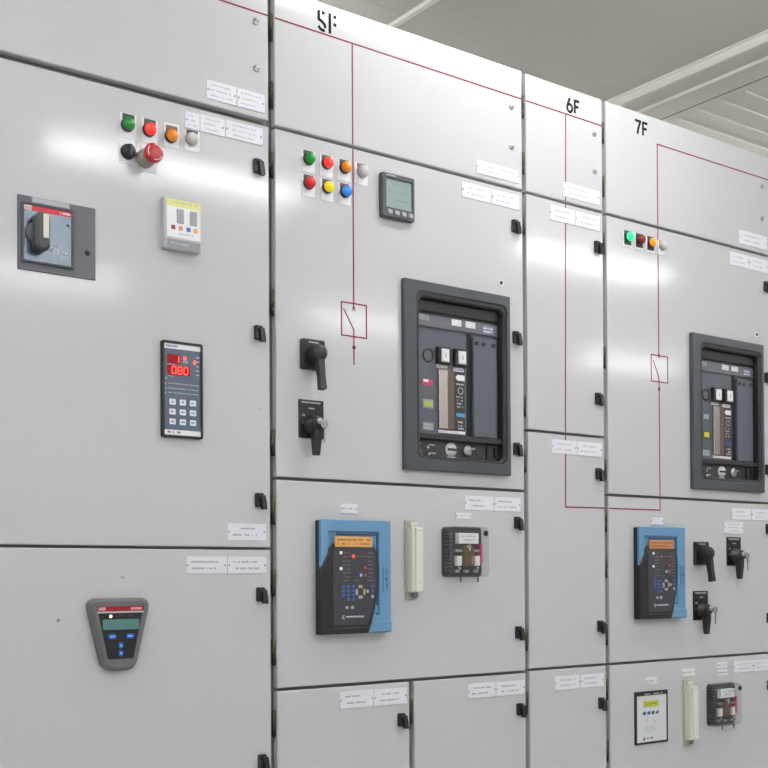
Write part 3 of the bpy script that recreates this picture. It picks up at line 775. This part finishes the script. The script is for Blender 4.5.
# ------------------------------------------------------------------ beige test blocks (local x 0..60, z 0..189)
def test_block(x, z, label):
    t = thing('test_block', label, 'test block', x, z, 0, 'beige vertical test blocks'); t.scale = (.60,.70,1)
    bs = MB().box(0,56,0,8,0,189,1.5).build('base', BEIGED, t)
    for zz in (8,181): MB().lathe([(5,8),(5,12),(3,13),(0,13)],26,zz,14).build('terminal_screw', STEEL, bs)
    MB().box(7,56,8,36,17,172,4).build('body', BEIGE, t)
    cv = MB().box(20,56,36,44,19,170,2).build('cover', mat('pale_beige_cover',(224,223,213),rough=.42), t)
    m = MB(); dashes(m,28,50,164,3,44,rr,1); m.lathe([(2.5,44),(2.5,44.5),(0,44.5)],38,40,10); dashes(m,34,42,112,3,44,rr,1); m.build('marking', INK, cv)
    MB().box(28,52,8,20,4,16,1).build('clip', FRAME, t)
    MB().box(14,50,8,22,173,184,2).build('top_clamp', BEIGE, t)
    return t
test_block(1687,-56,'beige vertical test block beside the 5F blue relay')
test_block(2697,-495,'beige vertical test block between pale panel meter and clear-cased relay on 7F')

# ------------------------------------------------------------------ clear cased relays (local x 0..135, z 0..122)
def glass_mat():
    m = bpy.data.materials.new('clear_polycarbonate'); m.use_nodes = True; nt = m.node_tree
    nt.nodes.clear()
    out = nt.nodes.new('ShaderNodeOutputMaterial'); mix = nt.nodes.new('ShaderNodeMixShader')
    tr = nt.nodes.new('ShaderNodeBsdfTransparent'); gl = nt.nodes.new('ShaderNodeBsdfGlossy'); fr = nt.nodes.new('ShaderNodeLayerWeight'); mp = nt.nodes.new('ShaderNodeMath'); mp.operation = 'POWER'; mp.inputs[1].default_value = 3.0; ms = nt.nodes.new('ShaderNodeMath'); ms.operation = 'MULTIPLY_ADD'; ms.inputs[1].default_value = .5; ms.inputs[2].default_value = .04
    nz = nt.nodes.new('ShaderNodeTexNoise'); nz.inputs['Scale'].default_value = 60
    bp = nt.nodes.new('ShaderNodeBump'); bp.inputs['Strength'].default_value = .05
    nt.links.new(nz.outputs['Fac'], bp.inputs['Height']); nt.links.new(bp.outputs['Normal'], gl.inputs['Normal'])
    tr.inputs['Color'].default_value = (.97,.98,.98,1); gl.inputs['Roughness'].default_value = .12;
    nt.links.new(fr.outputs['Facing'], mp.inputs[0]); nt.links.new(mp.outputs[0], ms.inputs[0]); nt.links.new(ms.outputs[0], mix.inputs['Fac']); nt.links.new(tr.outputs['BSDF'], mix.inputs[1]); nt.links.new(gl.outputs['BSDF'], mix.inputs[2])
    nt.links.new(mix.outputs['Shader'], out.inputs['Surface']); return m
GLASS = glass_mat()
def clear_relay(x, z, label):
    t = thing('auxiliary_relay', label, 'relay', x, z, 0, 'clear cased relays'); t.scale = (.94,.74,1)
    MB().rbox(2,133,0,8,2,122,8,1.5,4).build('base', BLACKP, t)
    MB().rbox(12,124,8,20,10,114,4,1.5,3).build('backboard', mat('dark_relay_board',(30,30,34),rough=.5), t)
    # open ribs on the left side
    m = MB()
    for zz in range(14,112,9): m.box(6,14,8,34,zz,zz+4)
    m.build('terminal_comb', mat('dull_bronze',(104,94,84),rough=.5,metal=.3), t)
    o = MB().box(34,102,20,38,82,108,1).build('nameplate', mat('relay_nameplate',(246,244,246),rough=.45), t)
    m = MB(); dashes(m,40,96,100,4,38,rr,.9); dashes(m,44,92,91,4,38,rr,.8); m.build('nameplate_text', INK, o)
    co = MB().rbox(54,88,20,36,26,76,5,2,4).build('coil', mat('copper_coil',(122,84,52),rough=.45,metal=.4,var=.3,scale=300), t)
    m = MB()
    for zz in range(30,74,6): m.stroke([(54,zz),(88,zz+1)],1.2,36,36.8)
    m.build('winding', mat('coil_wire',(74,66,40),rough=.5), co)
    for xx in (30,92):
        a = MB().box(xx,xx+18,20,34,28,52,2).build('contact_block', mat('ivory_contact',(250,247,236),rough=.45), t)
        MB().box(xx-2,xx+20,20,32,62,68,1).build('contact_arm', STEEL, t)
        MB().lathe([(4,34),(4,36),(0,36)],xx+8,22,10).build('contact_screw', STEEL, t)
    m = MB(); m.tube([(62,38,78),(66,40,74),(72,38,64)],1.2,6); m.tube([(70,38,80),(74,40,74),(70,38,66)],1.2,6); m.build('lead_wire', WHITE, t)
    m = MB(); 
    for zz in (34,41,48): m.lathe([(2.2,36.8),(2,38.5),(0,38.5)],80,zz,8)
    m.build('terminal_dots', mat('pale_terminal',(210,200,180),rough=.4), co)
    MB().box(110,117,20,36,34,84,1).build('red_flag', mat('magenta_flag',(196,62,100),rough=.4), t)
    m = MB()
    for xx in (34,66,98): m.rbox(xx-7,xx+7,20,30,11,18,2,1,2)
    m.build('terminal_foot', STEEL, t)
    cover = MB()
    cover.ring(rrect(0,135,0,124,12,4), rrect(2.5,132.5,2.5,121.5,10,4), 2, 44, 3)
    cover.prism(rrect(2.5,132.5,2.5,121.5,10,4), 42, 44)
    cover.build('clear_cover', GLASS, t)
    m = MB()
    m.lathe([(7,44),(7,48),(5,49),(0,49)],122,108,14); m.build('cover_nut', BLACKP, t)
    m = MB(); m.ring(rrect(0,135,0,124,12,4), rrect(4,131,4,120,9,4), 0, 3, .5); m.build('gasket', mat('smoke_gasket',(90,90,94),rough=.4), t)
    for xx in (42,101): MB().tube([(xx,34,2),(xx,34,-12)],2.2,8).build('reset_rod', BLACKP, t)
    MB().tube([(40,34,-11),(103,34,-11)],1.0,6).build('reset_bar', GLASS, t)
    return t
clear_relay(1801,-4,'clear-cased relay with copper coil on the 5F relay door')
clear_relay(2805,-448,'clear-cased relay with red flag at the bottom right on 7F')

# ------------------------------------------------------------------ pale panel meter on 7F
t = thing('panel_meter','pale panel meter in thin black frame with yellow display on 7F','meter',2559,-476)
MB().ring(rrect(-68.5,68.5,0,148,2,2), rrect(-62.5,62.5,6,136,1,2), 0, 5, .8).build('bezel', BLACKP, t)
fc = MB().box(-62.5,62.5,0,4,6,136).build('face', mat('pale_face',(214,217,216),rough=.45), t)
m = MB(); dashes(m,-40,40,140.5,4,9,rr,.8); m.build('caption', INK, t)
MB().box(-34,28,4,5.2,104,121,.4).build('lcd', mat('yellow_green_lcd',(186,188,52),rough=.3,emit=.02), t)
m = MB(); dashes(m,-26,22,112.5,5,5.2,rr,.9); m.build('lcd_text', mat('lcd_dark_ink',(130,132,30),rough=.5), t)
for xx, nm, cc in ((-31,'blue_key_meter',(36,96,150)),(-13,'blue_key_meter',(36,96,150)),(5,'green_key_meter',(44,110,84)),(23,'teal_key_meter',(60,120,140))):
    MB().prism([(xx-6,82),(xx+3,82),(xx+7,88),(xx+4,92),(xx-5,90)],4,5.4,.3).build('key', mat(nm,cc,rough=.4), t)
m = MB()
for xx in (-20,10): m.stroke(arc(xx,66,4,4,0,360,10),1.4,4,4.3); dashes(m,xx-5,xx+5,60,2.5,4,rr,1)
m.build('button_marking', INK, fc); m = MB()
for zz in (50,45,40,35): dashes(m,-32,10,zz,2.6,4,rr,.8)
m.stroke([(8,38),(16,38),(12,43),(20,40)],1.2,4,4.3)
m.build('wiring_marking', INK, fc); m = MB()
dashes(m,-22,6,16,5,4,rr,.9)
m.build('maker_text', INKD, fc); m = MB()
dashes(m,34,50,16,4,4,rr,.7)
m.build('corner_marking', INK, fc)
MB().prism([(-38,11),(-30,11),(-28,20),(-34,18)],4,4.4).build('logo_mark', INKD, fc)

# ------------------------------------------------------------------ camera (level view-camera with rising front) and world
yaw, pitch, roll = 0.636630569, 0.0105635802, -0.00566681914
f = Vector((math.sin(yaw)*math.cos(pitch), math.cos(yaw)*math.cos(pitch), math.sin(pitch)))
r = Vector((math.cos(yaw), -math.sin(yaw), 0)); u = r.cross(f)
r2 = math.cos(roll)*r+math.sin(roll)*u; u2 = -math.sin(roll)*r+math.cos(roll)*u
cam = bpy.data.cameras.new('camera'); co = bpy.data.objects.new('camera', cam); COL.objects.link(co)
M = Matrix((( r2.x,u2.x,-f.x,0),(r2.y,u2.y,-f.y,-2.2),(r2.z,u2.z,-f.z,EYE),(0,0,0,1)))
co.matrix_world = M
cam.sensor_fit = 'HORIZONTAL'; cam.sensor_width = 36; cam.lens = 1165/768*36; cam.shift_y = (563.658668-384)/768; cam.clip_start = .02
SC.camera = co
w = bpy.data.worlds.new('world'); SC.world = w; w.use_nodes = True
w.node_tree.nodes['Background'].inputs['Color'].default_value = (.5,.5,.5,1); w.node_tree.nodes['Background'].inputs['Strength'].default_value = .05
SC.view_settings.view_transform = 'Standard'; SC.view_settings.look = 'None'; SC.view_settings.gamma = 1; SC.view_settings.use_curve_mapping = False
SC.view_settings.exposure = 0.03
